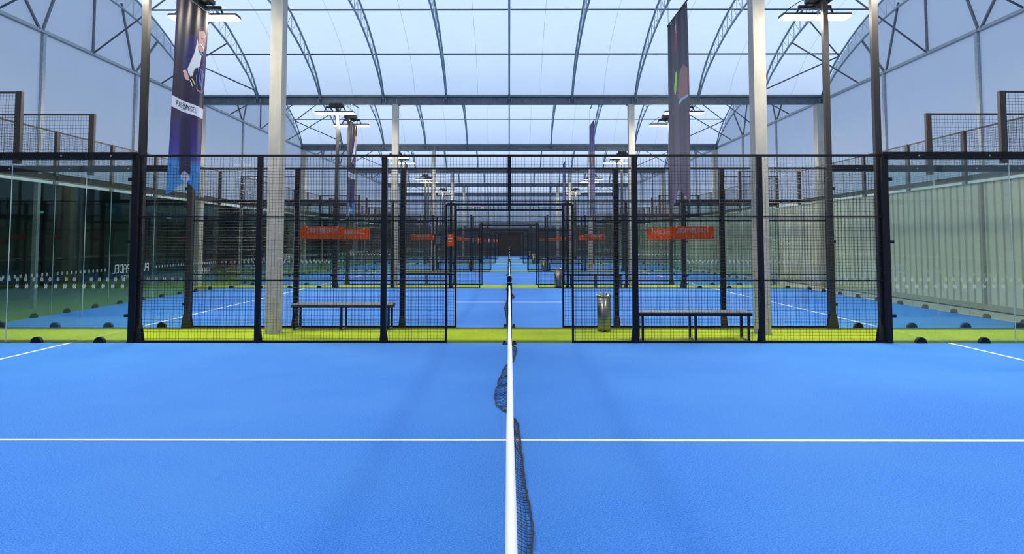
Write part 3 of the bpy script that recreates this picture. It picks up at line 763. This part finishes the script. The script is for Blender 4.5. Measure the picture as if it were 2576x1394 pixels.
def paint_left(a, b):      # a: 0 = edge nearest the camera, 1 = far edge; artwork drawn on a 90 x 511 sheet
    xl = 444 - 26 * b; xr = 534 - 22 * b
    x = xl + a * (xr - xl); yt = -21 + 58 * a; yb = 490 + 11 * a
    P = np.stack([x, yt + b * (yb - yt)], 1)
    c = ramp(b, [(0, (44, 38, 46)), (.3, (36, 33, 60)), (.5, (38, 30, 62)), (.6, (44, 34, 78)), (.72, (46, 40, 120)), (.80, (52, 56, 150)), (.83, (50, 130, 205)), (1, (58, 150, 220))])
    def poly(pts, rgb): c[in_poly(P, pts)] = lin(rgb)
    def line(p, q_, w2, rgb): c[near_line(P, p, q_, w2)] = lin(rgb)
    poly([(455, 300), (484, 300), (484, 440), (456, 440)], (34, 30, 70))          # dark legs
    poly([(502, 84), (478, 92), (463, 108), (459, 150), (463, 181), (477, 178), (493, 132), (502, 98)], (40, 38, 88))
    poly([(512, 134), (524, 128), (528, 160), (527, 210), (512, 178), (504, 170), (511, 143)], (40, 38, 86))
    poly([(500.9, 98.4), (492.8, 131.7), (476.2, 175.3), (477.9, 185.6), (482.5, 194.8), (489.4, 190), (497.4, 176.4), (505.4, 169.5), (510.6, 142.6), (505.4, 135), (503, 126), (502.6, 112)], (205, 210, 222))
    poly([(502, 96), (503, 78), (508, 70), (517, 68), (525, 76), (526, 96), (523, 110)], (70, 62, 72))      # hair
    poly([(503.6, 92), (505, 82), (509, 78), (517, 79), (522.7, 92.6), (522.5, 112), (521, 120), (517, 129), (511, 134), (506.6, 130.5), (503, 114)], (196, 158, 150))
    poly([(519, 96), (522.7, 92.6), (522.5, 112), (521, 120), (518, 122)], (160, 120, 118))
    line((511, 97), (515, 100), 1.6, (70, 50, 60)); line((519, 106), (521, 109), 1.4, (70, 50, 60))
    line((514, 103), (517.5, 109), 1.2, (150, 105, 100))
    line((508.5, 112), (516.5, 123), 2.6, (235, 230, 230)); line((508, 114), (515, 126), 1.0, (110, 60, 65))
    line((506, 134), (514, 139), 3.0, (110, 160, 210))
    poly([(464.7, 181), (469.9, 177), (474.6, 181), (480.8, 201.7), (477.3, 205), (471, 200.5), (466.4, 191.4)], (200, 165, 160))
    line((463, 182), (471, 178.5), 2.2, (225, 225, 230))
    th = math.radians(14); E_ = P - np.array([506, 203]); u = E_[:, 0] * math.cos(th) - E_[:, 1] * math.sin(th); v = E_[:, 0] * math.sin(th) + E_[:, 1] * math.cos(th)
    ell = (u / 17) ** 2 + (v / 33) ** 2
    c[ell < 1] = lin((20, 18, 34)); c[(ell < 1) & (ell > .86)] = lin((120, 125, 150))
    poly([(480, 200), (490, 196), (497, 214), (496, 226), (488, 220)], (24, 22, 40))
    for p, q_ in (((502.6, 175), (506.6, 215)), ((508.9, 175), (513.5, 218)), ((515.8, 180), (516.5, 230)), ((497, 190), (499, 224))): line(p, q_, 1.6, (110, 130, 225))
    line((506, 204), (509, 216), 4.5, (100, 120, 215)); line((513, 214), (516, 231), 4.5, (100, 120, 215))
    line((486, 200), (494, 214), 3, (200, 190, 60)); line((482.5, 205), (487, 218), 1.8, (225, 230, 240)); line((500, 229.5), (507.5, 231), 3, (225, 140, 60)); line((520.5, 188), (522, 200), 1.5, (215, 160, 60))
    poly([(462, 440), (470, 430), (478, 436), (484, 452), (470, 458), (462, 450)], (190, 200, 225))        # shoes
    # white band with the name
    band = (b > .516) & (b < .57); c[band] = lin((222, 224, 238))
    l_, wd_ = strokes('PURE@PADEL')
    T = np.stack([(a - .15) / .58 * wd_, (.554 - b) / .022], 1)
    sel = np.where(band & (a > .12) & (a < .77))[0]; TT = T[sel]
    hit = np.zeros(len(sel), bool)
    for q_ in l_:
        for p0, p1 in zip(q_[:-1], q_[1:]):
            if p0 != p1: hit |= near_line(TT, p0, p1, .19)
    c[sel[hit]] = lin((28, 24, 48))
    for s0 in (.62,):                                                   # netting pattern low on the sheet
        m_ = (b > .86) & (((a * 14) % 1 < .12) | ((b * 60) % 1 < .12)); c[m_] *= .45
    return c
def paint_right(a, b, blue=False):     # a: 0 = edge nearest the camera
    P = np.stack([1728 + 7 * b + a * (-46 + 4 * b), 66 * a + b * (512 + (-56) * a)], 1)
    c = ramp(b, [(0, (58, 58, 72)), (.3, (68, 68, 84)), (.55, (80, 79, 96)), (.8, (98, 93, 116)), (1, (92, 84, 116))])
    if blue: c = ramp(b, [(0, (60, 66, 130)), (.3, (62, 62, 120)), (.5, (92, 92, 140)), (.72, (120, 120, 160)), (.86, (70, 100, 110)), (1, (50, 60, 160))])
    def poly(pts, rgb): c[in_poly(P, pts)] = lin(rgb)
    poly([(1699, 52), (1704, 44), (1708, 70), (1708, 110), (1703, 130), (1697, 128), (1698, 90)], (118, 62, 72))
    poly([(1700, 60), (1704, 56), (1704, 80), (1701, 82)], (170, 160, 190))
    c[(((P[:, 0] - 1703.5) / 3.2) ** 2 + ((P[:, 1] - 197) / 18) ** 2) < 1] = lin((140, 205, 90))
    c[(((P[:, 0] - 1700.5) / 3.2) ** 2 + ((P[:, 1] - 222) / 15) ** 2) < 1] = lin((140, 205, 90))
    poly([(1720, 160), (1728, 170), (1730, 200), (1728, 238), (1718, 250), (1711, 245), (1712, 200), (1715, 172)], (132, 104, 108))
    poly([(1717, 246), (1729, 235), (1729, 241), (1720, 250), (1714, 262), (1712, 258)], (140, 165, 195))
    s = (np.sin(a * 40) > .6) & (b > .5); c[s] *= .8
    return c
BL = 1.17
meL = banner_mesh('banner_cloth', BL, 3.45, paint_left, (.60, .915), -.10)
meR = banner_mesh('banner_cloth', BL + .12, 3.43, paint_right, (.45, .91))
meR2 = banner_mesh('banner_cloth', BL + .12, 3.43, lambda a, b: paint_right(a, b, True), (.45, .91))
def banner(x, y, z, me, L, label):
    t = thing('banner', label, 'banner', (x, y, z), 0, 'long printed banners hung over the green strips')
    ob('banner_cloth', me, t)
    ob('top_rod', MB().tube([(0, -.03, .01), (0, L + .03, .01)], .014, 8).mesh('top_rod', M['pole']), t)
    c_ = MB()
    for yy in (.02, L - .02): c_.tube([(0, yy, .01), (0, yy, 6.5 - z)], .004, 4)
    ob('hanging_cord', c_.mesh('hanging_cord', M['pole']), t)
    ob('hanger_bar', MB().bar((-.04, .0, 6.5 - z), (.04, L, 6.53 - z), .03, .03).mesh('hanger_bar', M['galvd']), t)
for i in range(4):
    d = PITCH * i
    banner(-5.60, 10.64 + d, 5.83, meL, BL, f'dark blue banner printed with a man holding a racket, hung in {STRIP[i]}')
    banner(2.98, 10.64 + d, 5.64 if i == 0 else 5.85, meR if i == 0 else meR2, BL + .12, f"{'dull purple-grey' if i == 0 else 'blue and grey'} banner with faded figure, hung in {STRIP[i]}")

# ================================================================== SMALL THINGS
for i, (x, y, z, lab) in enumerate(((-16.4, 22.5, 2.62, 'small green exit lamp in the dark side hall, seen through the nearest glass'), (-16.4, 31.0, 2.72, 'small green exit lamp in the dark side hall, farther down'))):
    t = thing('exit_sign', lab, 'exit sign', (x, y, z), 0, 'exit lamps')
    ob('housing', MB().box(-.14, .14, 0, .05, -.06, .06).mesh('housing', M['black']), t)
    ob('lit_panel', MB().box(-.12, .12, -.004, 0, -.045, .045).mesh('lit_panel', M['exit']), t)
    ob('bracket', MB().box(-.01, .01, .01, .03, .06, 3.12 - z).mesh('bracket', M['black']), t)
for x, lab in ((-3.98, 'left glowing red heater lamp high before the dark end wall'), (-2.9, 'right glowing red heater lamp high before the dark end wall')):
    t = thing('heater_lamp', lab, 'heater lamp', (x, FARY - .4, 5.25), 0, 'red heater lamps')
    ob('glow_bar', MB().box(-.16, .16, -.05, -.03, -.05, .05).mesh('glow_bar', M['red']), t)
    ob('housing', MB().box(-.2, .2, -.03, .08, -.08, .08).mesh('housing', M['black']), t)
    ob('bracket', MB().box(-.02, .02, .08, .39, -.01, .01).mesh('bracket', M['black']), t)
t = thing('picnic_table', 'brown wooden picnic table standing in the dark side hall on the left', 'picnic table', (-13.6, 30.6, .002), 0)
mb = MB()
for j in range(5): ob('table_plank', MB().box(-.9, .9, -.075, .065, .70, .74).mesh('table_plank', M['wood']), t, (0, (j - 2) * .15, 0))
for s in (-1, 1):
    ob('bench_plank', MB().box(-.9, .9, -.13, .13, .42, .46).mesh('bench_plank', M['wood']), t, (0, s * .72, 0))
    ob('leg_frame', MB().bar((0, -.62, 0), (0, -.25, .70), .06, .09).bar((0, .62, 0), (0, .25, .70), .06, .09).bar((0, -.8, .38), (0, .8, .38), .05, .08).mesh('leg_frame', M['wood']), t, (s * .65, 0, 0))
